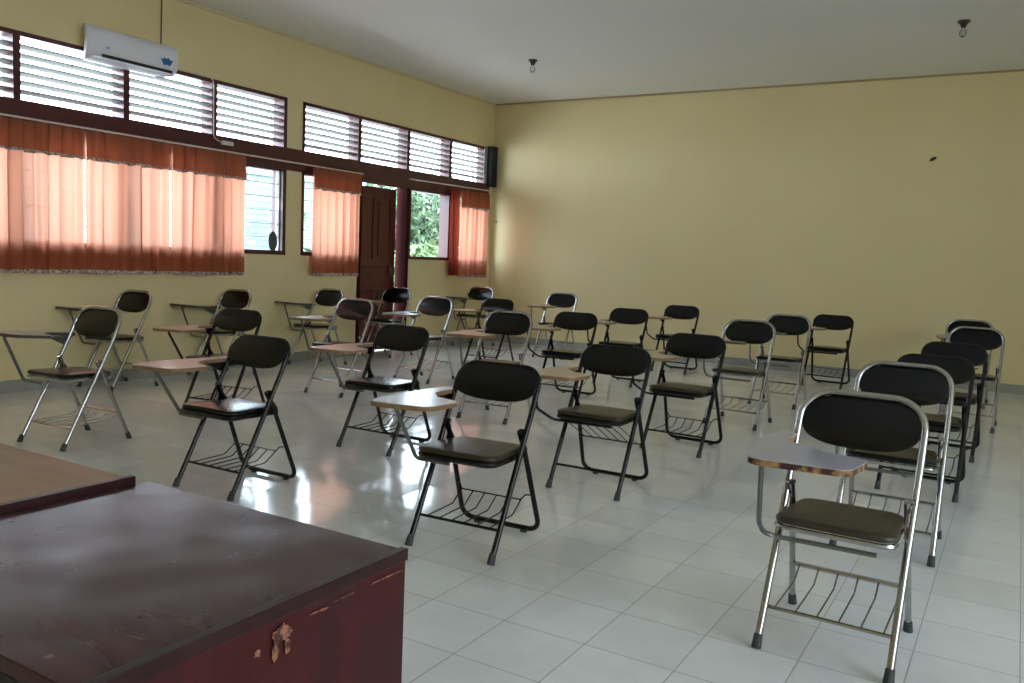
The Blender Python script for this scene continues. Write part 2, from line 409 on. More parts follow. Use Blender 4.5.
# long lintel beam between the lower windows and the louvres
bm = bm_new(); add_box(bm, -0.12, 0.015, Y0, YB1 + 0.06, Z_LOW, Z_LOUV0, 0.004); struct('trim_3', bm, M_frame)

FD = 0.15
def louvre_bank(name, ya, yb, n):
    """row of louvred lights with posts between them"""
    t = bpy.data.objects.new(name, None); COL.objects.link(t); t['kind'] = 'structure'
    bm = bm_new()
    add_box(bm, -FD, 0.008, ya, yb, Z_LOUV1 - 0.03, Z_LOUV1 + 0.005); add_box(bm, -FD, 0.008, ya, ya + 0.035, Z_LOUV0, Z_LOUV1); add_box(bm, -FD, 0.008, yb - 0.045, yb, Z_LOUV0, Z_LOUV1)
    pitch = (yb - ya) / n
    for k in range(1, n):
        y = ya + pitch * k; add_box(bm, -FD, 0.006, y - 0.028, y + 0.028, Z_LOUV0, Z_LOUV1)
    obj('window_frame', bm, M_frame, t, smooth=0)
    hz = (Z_LOUV1 - 0.03 - Z_LOUV0) / 7
    for k in range(n):
        a, b = ya + pitch * k + 0.026, ya + pitch * (k + 1) - 0.026
        bm = bm_new()
        for q in range(1, 7):
            z = Z_LOUV0 + hz * q
            # slat tilted outwards-down
            pr = [(-0.012, z + 0.005), (-0.012, z + 0.014), (-0.085, z - 0.005), (-0.085, z - 0.014)]
            lo = [bm.verts.new((x, a, zz)) for x, zz in pr]; hi = [bm.verts.new((x, b, zz)) for x, zz in pr]
            bm.faces.new(lo); bm.faces.new(hi[::-1])
            for i in range(4): bm.faces.new([lo[i], hi[i], hi[(i + 1) % 4], lo[(i + 1) % 4]])
        obj('louvre_slats', bm, M_slat, t, smooth=0)
    return t
louvre_bank('window_1', Y0, YA1, 4)
louvre_bank('window_2', YB0, YB1, 4)

def lower_window(name, ya, yb, n, nako=()):
    t = bpy.data.objects.new(name, None); COL.objects.link(t); t['kind'] = 'structure'
    bm = bm_new(); pitch = (yb - ya) / n
    add_box(bm, -FD, 0.012, ya, yb, Z_SILL - 0.012, Z_SILL + 0.028); add_box(bm, -FD, 0.008, ya, yb, Z_LOW - 0.02, Z_LOW)
    add_box(bm, -FD, 0.008, ya, ya + 0.035, Z_SILL, Z_LOW); add_box(bm, -FD, 0.008, yb - 0.045, yb, Z_SILL, Z_LOW)
    for k in range(1, n):
        y = ya + pitch * k; add_box(bm, -FD, 0.006, y - 0.028, y + 0.028, Z_SILL, Z_LOW)
    obj('window_frame', bm, M_frame, t, smooth=0)
    for k in range(n):
        a, b = ya + pitch * k + 0.028, ya + pitch * (k + 1) - 0.028
        bm = bm_new()
        if k in nako:
            hz = (Z_LOW - 0.02 - Z_SILL - 0.028) / 6
            for q in range(6):
                z = Z_SILL + 0.028 + hz * q
                vs = [bm.verts.new(p) for p in [(-0.05, a, z + hz * 1.04), (-0.05, b, z + hz * 1.04), (-0.07, b, z), (-0.07, a, z)]]
                bm.faces.new(vs)
        else:
            vs = [bm.verts.new(p) for p in [(-0.06, a, Z_SILL + 0.02), (-0.06, b, Z_SILL + 0.02), (-0.06, b, Z_LOW - 0.01), (-0.06, a, Z_LOW - 0.01)]]
            bm.faces.new(vs)
        obj('window_pane', bm, M_glass, t, smooth=0)
        if k in nako:
            bm = bm_new()
            for q in range(7):
                z = Z_SILL + 0.03 + hz * q
                add_box(bm, -0.075, -0.045, a, b, z - 0.003, z + 0.003)
            for yy in (a + 0.004, b - 0.03): add_box(bm, -0.085, -0.035, yy, yy + 0.022, Z_SILL + 0.02, Z_LOW - 0.02)
            obj('pane_clips', bm, M_spkside, t, smooth=0)
lower_window('window_3', Y0, YA1, 4, nako=(0, 1, 2, 3))
lower_window('window_4', YB0, YD0 - 0.045, 1, nako=(0,))
lower_window('window_5', YD1 + 0.06, YB1, 2, nako=())

# door in the window wall
t = bpy.data.objects.new('door_1', None); COL.objects.link(t); t['kind'] = 'structure'
bm = bm_new()
add_box(bm, -FD, 0.012, YD0 - 0.045, YD0 + 0.005, 0, Z_LOW); add_box(bm, -FD, 0.012, YD1, YD1 + 0.06, 0, Z_LOW)
add_box(bm, -0.06, 0.0, YD0, YD1, Z_LOW - 0.004, Z_LOW)
obj('door_frame', bm, mat('matt_dark_jamb', rgb(58, 26, 26), 0.9, spec=0.05), t, smooth=0)
LY0, LY1, LZ = YD0 + 0.01, YD1 - 0.058, Z_LOW - 0.028
bm = bm_new()
add_box(bm, -0.148, -0.13, LY0, LY1, 0.01, LZ)
def rail(y0, y1, z0, z1): add_box(bm, -0.132, -0.118, y0, y1, z0, z1, 0.003)
rail(LY0, LY0 + 0.11, 0.01, LZ); rail(LY1 - 0.11, LY1, 0.01, LZ)
for z0, z1 in ((0.01, 0.2), (0.78, 0.92), (1.06, 1.14), (LZ - 0.12, LZ)): rail(LY0 + 0.108, LY1 - 0.108, z0, z1)
ym = (LY0 + LY1) / 2
for z0, z1 in ((0.2, 0.78), (1.14, LZ - 0.12)):
    rail(ym - 0.035, ym + 0.035, z0, z1)
    for a, b in ((LY0 + 0.15, ym - 0.07), (ym + 0.07, LY1 - 0.15)): rail(a, b, z0 + 0.05, z1 - 0.05)
obj('door_leaf', bm, M_door, t, smooth=0)
bm = bm_new(); add_box(bm, -0.12, -0.112, LY1 - 0.08, LY1 - 0.04, 0.93, 1.07, 0.002)
add_tube(bm, fillet([(-0.112, LY1 - 0.06, 1.02), (-0.075, LY1 - 0.06, 1.02), (-0.075, LY1 - 0.15, 1.02)], 0.012), 0.008)
obj('door_handle', bm, M_dullsteel, t)

# ------------------------------------------------------------------ outside
bm = bm_new(); add_box(bm, -60, -0.17, -40, 50, -0.5, -0.25); struct('ground', bm, M_ground)
bm = bm_new(); add_box(bm, 11.57, 40, -40, 30, -0.5, -0.25); add_box(bm, -0.16, 11.57, -40, YF - WT - 0.01, -0.5, -0.25); struct('ground_far_side', bm, M_ground)
bm = bm_new(); add_box(bm, -5.2, -5.0, -1.0, 3.0, -0.25, 2.5); add_box(bm, -5.24, -4.96, -1.0, 3.0, 2.5, 2.58)
tag(obj('garden_wall', bm, M_block, smooth=0), 'pale block garden wall outside the louvred windows', 'wall', kind='structure')

def tree(loc, h, r, n, label, matl, seed):
    rnd = random.Random(seed)
    t = thing('garden_tree', label, 'tree', loc, 0)
    bm = bm_new(); add_tube(bm, [(0, 0, 0), (0.05, 0.02, h * 0.3), (-0.05, 0.04, h * 0.6), (0.02, 0, h * 0.85)], [0.12, 0.1, 0.07, 0.03], 8)
    for k in range(7):
        a = rnd.uniform(0, 2 * PI); z = h * rnd.uniform(0.15, 0.6)
        add_tube(bm, [(0, 0, z), (math.cos(a) * r * 0.4, math.sin(a) * r * 0.4, z + h * 0.12), (math.cos(a) * r * 0.8, math.sin(a) * r * 0.8, z + h * 0.2)], [0.05, 0.03, 0.012], 6)
    obj('trunk', bm, M_trunk, t)
    bm = bm_new(); blobs = [(rnd.uniform(-r, r) * 0.6, rnd.uniform(-r, r) * 0.6, h * rnd.uniform(0.15, 0.85), r * rnd.uniform(0.35, 0.6)) for _ in range(16)]
    for _ in range(n):
        bx, by, bz, br = rnd.choice(blobs)
        d = Vector((rnd.gauss(0, 1), rnd.gauss(0, 1), rnd.gauss(0, 0.8))).normalized() * br * rnd.uniform(0.6, 1.0)
        c = Vector((bx, by, max(bz, 0.3))) + d
        u = Vector((rnd.gauss(0, 1), rnd.gauss(0, 1), rnd.gauss(0, 1))).normalized(); v = u.cross(Vector((rnd.gauss(0, 1), rnd.gauss(0, 1), rnd.gauss(0, 1)))).normalized()
        s = rnd.uniform(0.05, 0.1)
        if c.z < 0.05: c.z = 0.1
        bm.faces.new([bm.verts.new(c + u * s * 1.6), bm.verts.new(c + v * s * 0.6), bm.verts.new(c - u * s * 1.6), bm.verts.new(c - v * s * 0.6)])
    tag(obj('foliage', bm, matl, t, smooth=0))
    return t
tree((-8.4, 8.4, -0.25), 3.3, 1.7, 15000, 'dense dark green tree beyond the clear pane beside the door', M_leaf, 1)
tree((-5.2, 5.0, -0.25), 1.7, 0.8, 4500, 'pale green bush in front of the dense tree beside the door', M_leaf2, 2)
tree((-11.2, 14.2, -0.25), 4.2, 2.3, 5200, 'tall green tree farthest away beyond the clear pane', M_leaf, 3)
tree((-4.3, 0.5, -0.25), 2.6, 0.4, 90, 'sparse leafy sapling before the pale garden wall outside', M_leaf, 4)

# ------------------------------------------------------------------ curtains
def curtain_panel(name, label, y0, y1, z0, z1, folds, x=0.075, amp=0.028, lace=True, valance=True, group='orange curtains along the window wall', matl=None, seed=0, flare=0.0):
    rnd = random.Random(seed); t = thing(name, label, 'curtain', (0, (y0 + y1) / 2, z0), 0, group)
    L = y1 - y0; ph = [rnd.uniform(0, 6.28) for _ in range(4)]
    def off(s, v, a):
        q = 2 * PI * folds * s + ph[0] + 1.6 * math.sin(2 * PI * s * 1.3 + ph[1])
        return a * (0.75 * (1 - 2 * abs(math.sin(q * 0.5)) ** 0.7) + 0.25 * math.sin(2 * PI * folds * 2.7 * s + ph[2] + v * 0.5) * (1 + math.sin(q * 0.37)))
    def sheet(za, zb, a, x_, nv=10, ns=None, scal=0.0, wav=0.0):
        b = bm_new(); ns = ns or int(230 * L) + 30; g = []
        for j in range(nv + 1):
            v = j / nv; row = []
            for i in range(ns + 1):
                s = i / ns
                zz = za + (zb - za) * v
                zz -= (1 - v) * scal * abs(math.sin(PI * s * folds * 1.2 + ph[3]))
                nf = max(3, round(L * 9)); th = 2 * PI * nf * s + 1.1 * math.sin(2 * PI * s + ph[0])
                ov = (0.5 + 0.5 * math.sin(2 * PI * s * folds * 0.5 + ph[2])) * math.sin(PI * min(1, max(0, s * 1.0))) ** 0.3
                yy = (y0 + L * s) - (y0 + y1) / 2 + (0.031 * ov) * L * 0.9 / (nf / 9.0) * math.sin(th + 0.5 * v * math.sin(3 * s + ph[1])) * (1.15 - 0.35 * v) + (s - 0.5) * flare * (1 - v) + 0.004 * math.sin(s * 40 + v * 3)
                row.append(b.verts.new((x_ + off(s, v, a * (0.3 + 0.25 * (1 - v))) + a * 0.55 * math.cos(th) + wav * math.sin(s * 55), yy, zz - z0)))
            g.append(row)
        for j in range(nv):
            for i in range(ns): b.faces.new([g[j][i], g[j][i + 1], g[j + 1][i + 1], g[j + 1][i]])
        return b
    obj('cloth_panel', sheet(z0 + 0.02, z1, amp, x), matl or M_cur, t, smooth=180)
    if lace: obj('hem_lace', sheet(z0, z0 + 0.026, amp, x + 0.003, nv=2, scal=0.008, wav=0.002), M_lace, t, smooth=180)
    if valance:
        zv = z1 - 0.225
        vo = obj('valance', sheet(zv + 0.012, z1 + 0.005, amp * 0.9, x + 0.022, nv=6, wav=0.002), M_val, t, smooth=180)
        obj('valance_lace', sheet(zv, zv + 0.016, amp * 0.9, x + 0.026, nv=2, scal=0.014, wav=0.003), M_lace, vo, smooth=180)
        for q in range(0): pass
    return t

ZR = 2.128
curtain_panel('curtain', 'sheer orange curtain at the window strip start, nearest the desks', -7.62, -7.06, 0.955, ZR - 0.016, 3.4, seed=11)
curtain_panel('curtain', 'wide sheer orange curtain under the left end of the air conditioner', -7.03, -6.239, 0.952, ZR - 0.016, 4.3, seed=12)
curtain_panel('curtain', 'sheer orange curtain under the right end of the air conditioner', -6.232, -5.419, 0.95, ZR - 0.016, 4.7, seed=13)
curtain_panel('curtain', 'sheer orange curtain next to the bare louvred glass pane', -5.412, -4.552, 0.947, ZR - 0.016, 4.2, seed=14)
curtain_panel('curtain', 'narrow sheer orange curtain hanging just beside the door', -3.626, -2.85, 0.945, ZR - 0.016, 4.4, seed=15)
curtain_panel('curtain', 'orange curtain with a small valance in the room corner below the loudspeaker', -0.80, -0.10, 0.94, ZR - 0.005, 5, seed=16)
curtain_panel('curtain', 'bunched dark maroon curtain gathered beside the corner curtain', -1.03, -0.815, 0.94, ZR - 0.005, 5, amp=0.03, valance=False, lace=False, matl=M_curdark, seed=17)

def rod(y0, y1, z0, z1, label):
    t = thing('curtain_rod', label, 'curtain rod', (0.075, y0, z0 + 0.012), 0, 'thin curtain rods on the long beam')
    bm = bm_new(); add_tube(bm, [(0, 0, 0), (0, y1 - y0, z1 - z0)], 0.008, 8); obj('rod', bm, M_rodm, t)
    n = max(2, int((y1 - y0) / 1.3) + 1)
    for k in range(n):
        y = 0.05 + (y1 - y0 - 0.1) * k / (n - 1); z = (z1 - z0) * y / (y1 - y0)
        bm = bm_new(); add_box(bm, -0.061, 0.004, y - 0.006, y + 0.006, z - 0.004, z + 0.012, 0.002); obj('bracket', bm, M_rodm, t, smooth=0)
rod(-7.64, -2.80, 2.126, 2.113, 'long thin pale curtain rod ending above the door')
rod(-1.906, -0.08, 2.147, 2.165, 'short thin pale curtain rod between the door and the corner')

# ------------------------------------------------------------------ air conditioner and small wall things
t = thing('air_conditioner', 'white split air conditioner with a small blue sticker, above the curtained window', 'air conditioner', (0, -5.86, 2.69))
L2 = 0.425
def ac_section(z_pts): return z_pts
bm = bm_new()
sec = [(0.0, 0.0), (0.15, 0.0), (0.195, 0.045), (0.21, 0.12), (0.205, 0.2), (0.18, 0.245), (0.14, 0.262), (0.0, 0.262)]
va = [bm.verts.new((x, -L2, z)) for x, z in sec]; vb = [bm.verts.new((x, L2, z)) for x, z in sec]
for v in va + vb:
    if v.co.x < 0.02: v.co.y *= 0.76
    elif v.co.x < 0.16: v.co.y *= 0.96
bm.faces.new(va); bm.faces.new(vb[::-1])
for i in range(len(sec)): bm.faces.new([va[i], vb[i], vb[(i + 1) % len(sec)], va[(i + 1) % len(sec)]])
obj('body', bm, M_ac, t, smooth=50)
bm = bm_new(); add_box(bm, 0.19, 0.2025, -L2 + 0.14, L2 - 0.05, 0.018, 0.042); 
for v in bm.verts: v.co.x -= 0.003
obj('air_outlet', bm, M_acdark, t, smooth=0)
bm = bm_new()
vs = []
for x, z in ((0.10, -0.012), (0.19, 0.016), (0.192, 0.02), (0.10, -0.006)): vs.append((x, z))
a_ = [bm.verts.new((x, -L2 + 0.06, z)) for x, z in vs]; b_ = [bm.verts.new((x, L2 - 0.06, z)) for x, z in vs]
bm.faces.new(a_); bm.faces.new(b_[::-1])
for i in range(4): bm.faces.new([a_[i], b_[i], b_[(i + 1) % 4], a_[(i + 1) % 4]])
obj('air_flap', bm, M_ac, t, smooth=0)
bm = bm_new()
# blue sticker: a crest-like splash shape
outl = [(-0.062, 0.03), (-0.035, 0.022), (-0.025, 0.04), (0, 0.03), (0.02, 0.042), (0.035, 0.022), (0.062, 0.026), (0.05, 0.0), (0.03, -0.028), (0, -0.02), (-0.03, -0.03), (-0.048, 0.0)]
vv = [bm.verts.new((0.2105, 0.31 + a, 0.10 + b)) for a, b in outl]; vw = [bm.verts.new((0.2118, 0.31 + a, 0.10 + b)) for a, b in outl]
bm.faces.new(vw); bm.faces.new(vv[::-1])
for i in range(len(outl)): bm.faces.new([vv[i], vv[(i + 1) % len(outl)], vw[(i + 1) % len(outl)], vw[i]])
tag(obj('sticker', bm, M_blue, t, smooth=0), 'small blue sticker')
bm = bm_new(); add_box(bm, 0.2075, 0.209, -0.32, -0.30, 0.155, 0.175); obj('indicator', bm, mat('ac_badge', rgb(235, 235, 240), 0.2), t, smooth=0)
bm = bm_new(); add_box(bm, 0.2095, 0.2112, -0.26, -0.232, 0.088, 0.104); obj('badge', bm, mat('ac_badge_grey', rgb(150, 152, 180), 0.3), t, smooth=0)

bm = bm_new(); add_tube(bm, [(0.008, -5.46, 2.95), (0.008, -5.455, 3.2), (0.008, -5.45, HC)], 0.006, 6)
tag(obj('hanging_wire', bm, M_cord), 'thin brown cord running from the ceiling to the air conditioner', 'cord')
bm = bm_new()
add_tube(bm, fillet([(0.012, -5.40, 2.805), (0.012, -4.9, 2.80), (0.014, -4.885, 2.74), (0.016, -4.885, 2.25), (0.02, -4.82, 2.222), (0.02, -4.79, 2.22)], 0.04), 0.005, 6)
tag(obj('white_cable', bm, M_white), 'thin white cable dropping beside a louvre post to the beam', 'cable')
bm = bm_new(); add_box(bm, 0.015, 0.045, -4.80, -4.665, 2.195, 2.235, 0.006)
tag(obj('power_adapter', bm, M_white), 'small white adapter fixed on the dark beam at the cable end', 'adapter')

t = thing('loudspeaker', 'black box loudspeaker mounted high in the room corner', 'loudspeaker', (0, -0.01, 2.24))
bm = bm_new(); add_box(bm, 0.0, 0.012, -0.13, -0.051, 0.0, 0.56, 0.003); obj('wall_plate', bm, M_spkside, t, smooth=0)
bm = bm_new(); add_box(bm, 0.0, 0.10, -0.05, 0.085, 0.0, 0.57, 0.006); obj('cabinet', bm, M_speaker, t)
bm = bm_new(); add_box(bm, 0.012, 0.09, -0.056, -0.049, 0.02, 0.55, 0.002); obj('grille', bm, M_speaker, t)

bm = bm_new(); add_tube(bm, [(0.095, YB + 0.002, 1.745), (0.095, YB - 0.02, 1.75)], 0.008, 8)
tag(obj('nail', bm, M_mark), 'small dark nail on the back wall near the window corner', 'nail')
bm = bm_new(); add_ball(bm, (5.78, YB - 0.004, 2.519), 0.028, 0.9); 
for v in bm.verts: v.co.y = YB - 0.004 + (v.co.y - YB + 0.004) * 0.3; v.co.x += (v.co.z - 2.519) * 0.8
tag(obj('wall_stain', bm, M_mark), 'small dark smudge high on the bare back wall', 'smudge')

# oval tray leaning on the sill of the bare louvred pane
t = thing('oval_tray', 'dark oval object standing on the sill behind the bare glass pane', 'tray', (-0.03, -4.075, Z_SILL + 0.026))
bm = bm_new()
add_tube(bm, [(-0.004, 0, 0.1), (0.004, 0, 0.1)], 0.1, 28)
for v in bm.verts: v.co.y *= 0.55
obj('disc', bm, mat('dark_tray', rgb(86, 84, 82), 0.5), t)
bm = bm_new(); pts = [(0, 0.056 * math.cos(2 * PI * k / 28), 0.1 + 0.1 * math.sin(2 * PI * k / 28)) for k in range(28)]
add_tube(bm, pts, 0.005, 6, closed=True); obj('rim', bm, M_mark, t)

# ceiling bulb holders
def bulb(loc, label, tilt):
    t = thing('ceiling_bulb', label, 'light bulb', loc, 0, 'unlit bulbs on the ceiling'); t.rotation_euler = (tilt[0], tilt[1], 0)
    bm = bm_new(); add_tube(bm, [(0, 0, 0), (0, 0, -0.012)], 0.05, 20); obj('rose', bm, M_socket, t)
    bm = bm_new(); add_tube(bm, [(0, 0, -0.01), (0, 0, -0.02), (0, 0, -0.05), (0, 0, -0.055)], [0.034, 0.034, 0.02, 0.019], 16); obj('lamp_holder', bm, M_socket, t)
    bm = bm_new(); zs = [(-0.052, 0.014), (-0.065, 0.016), (-0.08, 0.024), (-0.1, 0.03), (-0.12, 0.028), (-0.133, 0.016), (-0.137, 0.004)]
    add_tube(bm, [(0, 0, z) for z, r in zs], [r for z, r in zs], 16); obj('glass_bulb', bm, M_bulb, t)
bulb((1.867, -2.073, HC), 'unlit clear bulb hanging from the ceiling near the window wall', (0, 0))
bulb((6.12, -2.004, HC), 'unlit bulb in a tilted brown holder on the ceiling above the outer chair row', (0.0, 0.0))

# ------------------------------------------------------------------ desks
def desk(name, label, x0, x1, y0, y1, z, top_m, side_m, raised, strip_m):
    """school desk: top, two full side panels standing proud of the top edge, back panel, shelf"""
    cx, cy = (x0 + x1) / 2, (y0 + y1) / 2; t = thing(name, label, 'desk', (cx, cy, 0))
    a, b, c, d = x0 - cx, x1 - cx, y0 - cy, y1 - cy
    bm = bm_new(); add_box(bm, a + 0.001, b - 0.012, c, d, z - 0.02, z, 0.002); obj('desk_top', bm, top_m, t, smooth=0)
    for s, xa, xb in ((-1, a, a + 0.018), (1, b - 0.018, b)):
        bm = bm_new(); add_box(bm, xa, xb, c + 0.01, d - 0.004, 0, z - 0.0172); obj('side_panel', bm, side_m, t, smooth=0)
        bm = bm_new(); q = 0.004 if s > 0 else 0.0
        add_box(bm, xb - 0.013 if s > 0 else xa, xb + 0.002 if s > 0 else xa + 0.016, c - 0.001, d + 0.001, z - 0.017, z + (raised if s > 0 else -0.0005), 0.0015); obj('edge_strip', bm, strip_m, t, smooth=0)
    bm = bm_new(); add_box(bm, a + 0.018, b - 0.018, d - 0.018, d - 0.004, 0.12, z - 0.022); obj('back_panel', bm, side_m, t, smooth=0)
    bm = bm_new(); add_box(bm, a + 0.018, b - 0.018, c + 0.03, d - 0.02, z - 0.16, z - 0.145); obj('shelf', bm, side_m, t, smooth=0)
    bm = bm_new(); add_box(bm, a + 0.018, b - 0.018, c, c + 0.015, z - 0.06, z - 0.021, 0.002); obj('front_rail', bm, M_acdark, t, smooth=0)
    return t
d1 = desk('school_desk', 'dark varnished wooden desk with a shiny worn top and red-brown side panel', 5.30, 5.945, -9.965, -9.414, 0.75, M_desktop, M_deskside, 0.003, M_strip)
d2 = desk('school_desk', 'taller desk with a matt light brown top, touching the dark varnished desk', 4.64, 5.288, -9.965, -9.436, 0.757, M_desk2, M_strip, 0.006, M_strip)
# scraped varnish on the side panel (bare wood showing)
cx, cy = (5.30 + 5.945) / 2, (-9.965 - 9.414) / 2
def blotch(yc, zc, pts, name='worn_patch'):
    bm = bm_new()
    lo = [bm.verts.new((5.947 - cx + 0.0002, yc - cy + a, zc + b)) for a, b in pts]; hi = [bm.verts.new((5.947 - cx + 0.0009, yc - cy + a, zc + b)) for a, b in pts]
    bm.faces.new(hi); bm.faces.new(lo[::-1])
    for i in range(len(pts)): bm.faces.new([lo[i], lo[(i + 1) % len(pts)], hi[(i + 1) % len(pts)], hi[i]])
    tag(obj(name, bm, M_bare, d1, smooth=0), 'scraped patch of bare wood on the side')
rnd = random.Random(5)
def splat(yc, zc, ry, rz, n=26, jag=0.35, lean=0.0):
    pts = []
    for k in range(n):
        a = 2 * PI * k / n; r = 1 - jag * rnd.random()
        pts.append((ry * r * math.cos(a) + lean * rz * math.sin(a), rz * r * math.sin(a)))
    blotch(yc, zc, pts)
splat(-9.682, 0.712, 0.02, 0.014); splat(-9.694, 0.69, 0.008, 0.016, 14); splat(-9.672, 0.69, 0.006, 0.012, 12); splat(-9.725, 0.70, 0.007, 0.006, 12)
splat(-9.612, 0.718, 0.02, 0.0022, 14, 0.4, -4.0)
splat(-9.47, 0.722, 0.045, 0.0016, 18, 0.5); splat(-9.56, 0.7215, 0.03, 0.001, 14, 0.5)

# ------------------------------------------------------------------ tablet-arm folding chairs
CACHE = {}
def cached(key, build, matl, smooth=40):
    if key not in CACHE: CACHE[key] = mesh_of(key, build(), matl, smooth)
    return CACHE[key]

def tube_y(z):      # side profile of the main frame tube
    if z < 0.6: return 0.535 * z + 0.005
    return 0.326 + (z - 0.6) * 0.47

def make_chair(label, kind, seat='olive', tab='lam', support='bent', rack='low', edge='tan', loc=(0, 0), rot=0.0, group='tablet-arm folding chairs facing the desks', tilt=0.0):
    chrome = kind == 's'
    fm = M_chrome if chrome else M_black
    sm = M_olive if seat == 'olive' else M_vinyl
    tm = {'lam': M_lam, 'beige': M_beige, 'lilac': M_lilac}[tab]
    em = {'tan': M_edge, 'dark': M_edge2, 'brown': M_edge3}[edge]
    zt = 0.803 if chrome else 0.749
    t = thing('tablet_chair', label, 'chair', (loc[0], loc[1], 0), rot, group)
    def P(name, key, build, matl, par=t, smooth=40):
        return obj(name, cached('%s_%s' % (name, key), build, matl, smooth), None, par)
    K = 'chrome' if chrome else 'black'
    # main frame: both front legs and the arch behind the backrest
    def frame():
        b = bm_new(); w, wt = 0.198, 0.2
        pts = [(-w, tube_y(0.02), 0.02), (-w, tube_y(0.3), 0.3), (-wt, tube_y(0.6), 0.6), (-wt, tube_y(zt), zt), (wt, tube_y(zt), zt), (wt, tube_y(0.6), 0.6), (w, tube_y(0.3), 0.3), (w, tube_y(0.02), 0.02)]
        add_tube(b, fillet(pts, [0, 0.3, 0.105, 0.105, 0.3, 0], 9), 0.0122, 12); return b
    P('frame', K, frame, fm)
    # backrest pad, bowed around the sitter
    bw, z0, z1 = (0.192, 0.626, 0.797) if chrome else (0.205, 0.600, 0.755)
    def back():
        b = bm_new(); h = (z1 - z0) / 2
        o2 = []
        for k in range(56):
            a = 2 * PI * (k + 0.5) / 56; n_ = 2.7 if math.sin(a) > 0 else 3.3
            ca, sa = math.cos(a), math.sin(a)
            o2.append((bw * math.copysign(abs(ca) ** (2 / n_), ca), h * math.copysign(abs(sa) ** (2 / n_), sa)))
        zc = (z0 + z1) / 2
        def place(u, v, w):
            z = zc + v; y = tube_y(z) + (0.004 if chrome else -0.012) - w + 0.22 * (0.03 - u * u)
            return (u, y, z - 0.012 * (u / bw) ** 2 * (1 if v < 0 else 0) * -1)
        add_cushion(b, o2, 0.05, place, 0.75); return b
    P('backrest', K, back, M_vinyl, smooth=60)
    # seat
    zs = 0.402 if chrome else 0.392; sy = 0.06 if chrome else 0.045
    def seatb():
        b = bm_new()
        sw = 0.185 if chrome else 0.192
        o = round_outline([(-sw, -0.035), (sw, -0.035), (0.165, 0.315), (-0.165, 0.315)], [0.045, 0.045, 0.05, 0.05], 6)
        o2 = []
        for i in range(len(o)):
            a, c = Vector(o[i]), Vector(o[(i + 1) % len(o)]); n = max(1, int((c - a).length / 0.04))
            for k in range(n): q = a.lerp(c, k / n); o2.append((q.x, q.y))
        add_cushion(b, o2, 0.042, lambda u, v, w: (u, v + sy, zs + w + 0.02 - 0.03 * (v - 0.14)), 0.4); return b
    P('seat', seat + K, seatb, sm, smooth=60)
    def rim():
        b = bm_new(); o = round_outline([(-0.18, -0.03), (0.18, -0.03), (0.16, 0.31), (-0.16, 0.31)], 0.045, 5)
        add_tube(b, [(x, y + sy, zs - 0.002 - 0.03 * (y - 0.14)) for x, y in o], 0.009 if chrome else 0.0135, 8, closed=True); return b
    P('seat_rim', K, rim, fm)
    # rear legs
    if chrome:
        for s in (-1, 1):
            def rleg(s=s):
                b = bm_new(); add_tube(b, fillet([(s * 0.18, 0.245, 0.5), (s * 0.182, 0.285, 0.42), (s * 0.195, 0.452, 0.02)], 0.1), 0.0105, 10); return b
            P('rear_leg', 'chrome%d' % s, rleg, fm)
        def st():
            b = bm_new(); add_tube(b, [(-0.188, 0.388, 0.175), (0.188, 0.388, 0.175)], 0.009, 8); return b
        P('rear_stretcher', K, st, fm)
    else:
        def ru():
            b = bm_new()
            pts = [(-0.18, 0.243, 0.5), (-0.182, 0.29, 0.42), (-0.198, 0.448, 0.02), (0.198, 0.448, 0.02), (0.182, 0.29, 0.42), (0.18, 0.243, 0.5)]
            add_tube(b, fillet(pts, [0.1, 0.055, 0.055, 0.1], 7), 0.0115, 10); return b
        P('rear_leg_loop', K, ru, fm)
    for s in (-1, 1):
        def foot(s=s):
            b = bm_new(); add_tube(b, [(s * 0.198, 0.004, 0.0), (s * 0.198, 0.006, 0.006), (s * 0.198, 0.022, 0.042)], [0.0155, 0.0165, 0.0138], 12)
            for v in b.verts: v.co.z = max(v.co.z, 0.0)
            return b
        P('rubber_foot', 'front%d' % s, foot, M_rubber)
        def foot2(s=s):
            b = bm_new()
            if chrome:
                add_tube(b, [(s * 0.195, 0.458, 0.0), (s * 0.195, 0.457, 0.006), (s * 0.195, 0.443, 0.04)], [0.0155, 0.016, 0.0135], 12)
                for v in b.verts: v.co.z = max(v.co.z, 0.0)
            else:
                add_box(b, s * 0.12 - 0.014, s * 0.12 + 0.014, 0.437, 0.459, 0.0, 0.014, 0.003)
            return b
        P('rubber_foot', 'rear%d%s' % (s, K), foot2, M_rubber)
        def hinge(s=s):
            b = bm_new()
            o = [(0.24, 0.385), (0.315, 0.385), (0.32, 0.41), (0.285, 0.455), (0.268, 0.5), (0.25, 0.495), (0.258, 0.44)]
            xa, xb = s * 0.178, s * 0.184
            lo = [b.verts.new((xa, y, z)) for y, z in o]; hi = [b.verts.new((xb, y, z)) for y, z in o]
            b.faces.new(lo); b.faces.new(hi[::-1])
            for i in range(len(o)): b.faces.new([lo[i], lo[(i + 1) % len(o)], hi[(i + 1) % len(o)], hi[i]])
            add_tube(b, [(s * 0.172, 0.262, 0.5), (s * 0.205, 0.262, 0.5)], 0.008, 8); return b
        P('hinge_plate', '%s%d' % (K, s), hinge, fm, smooth=30)
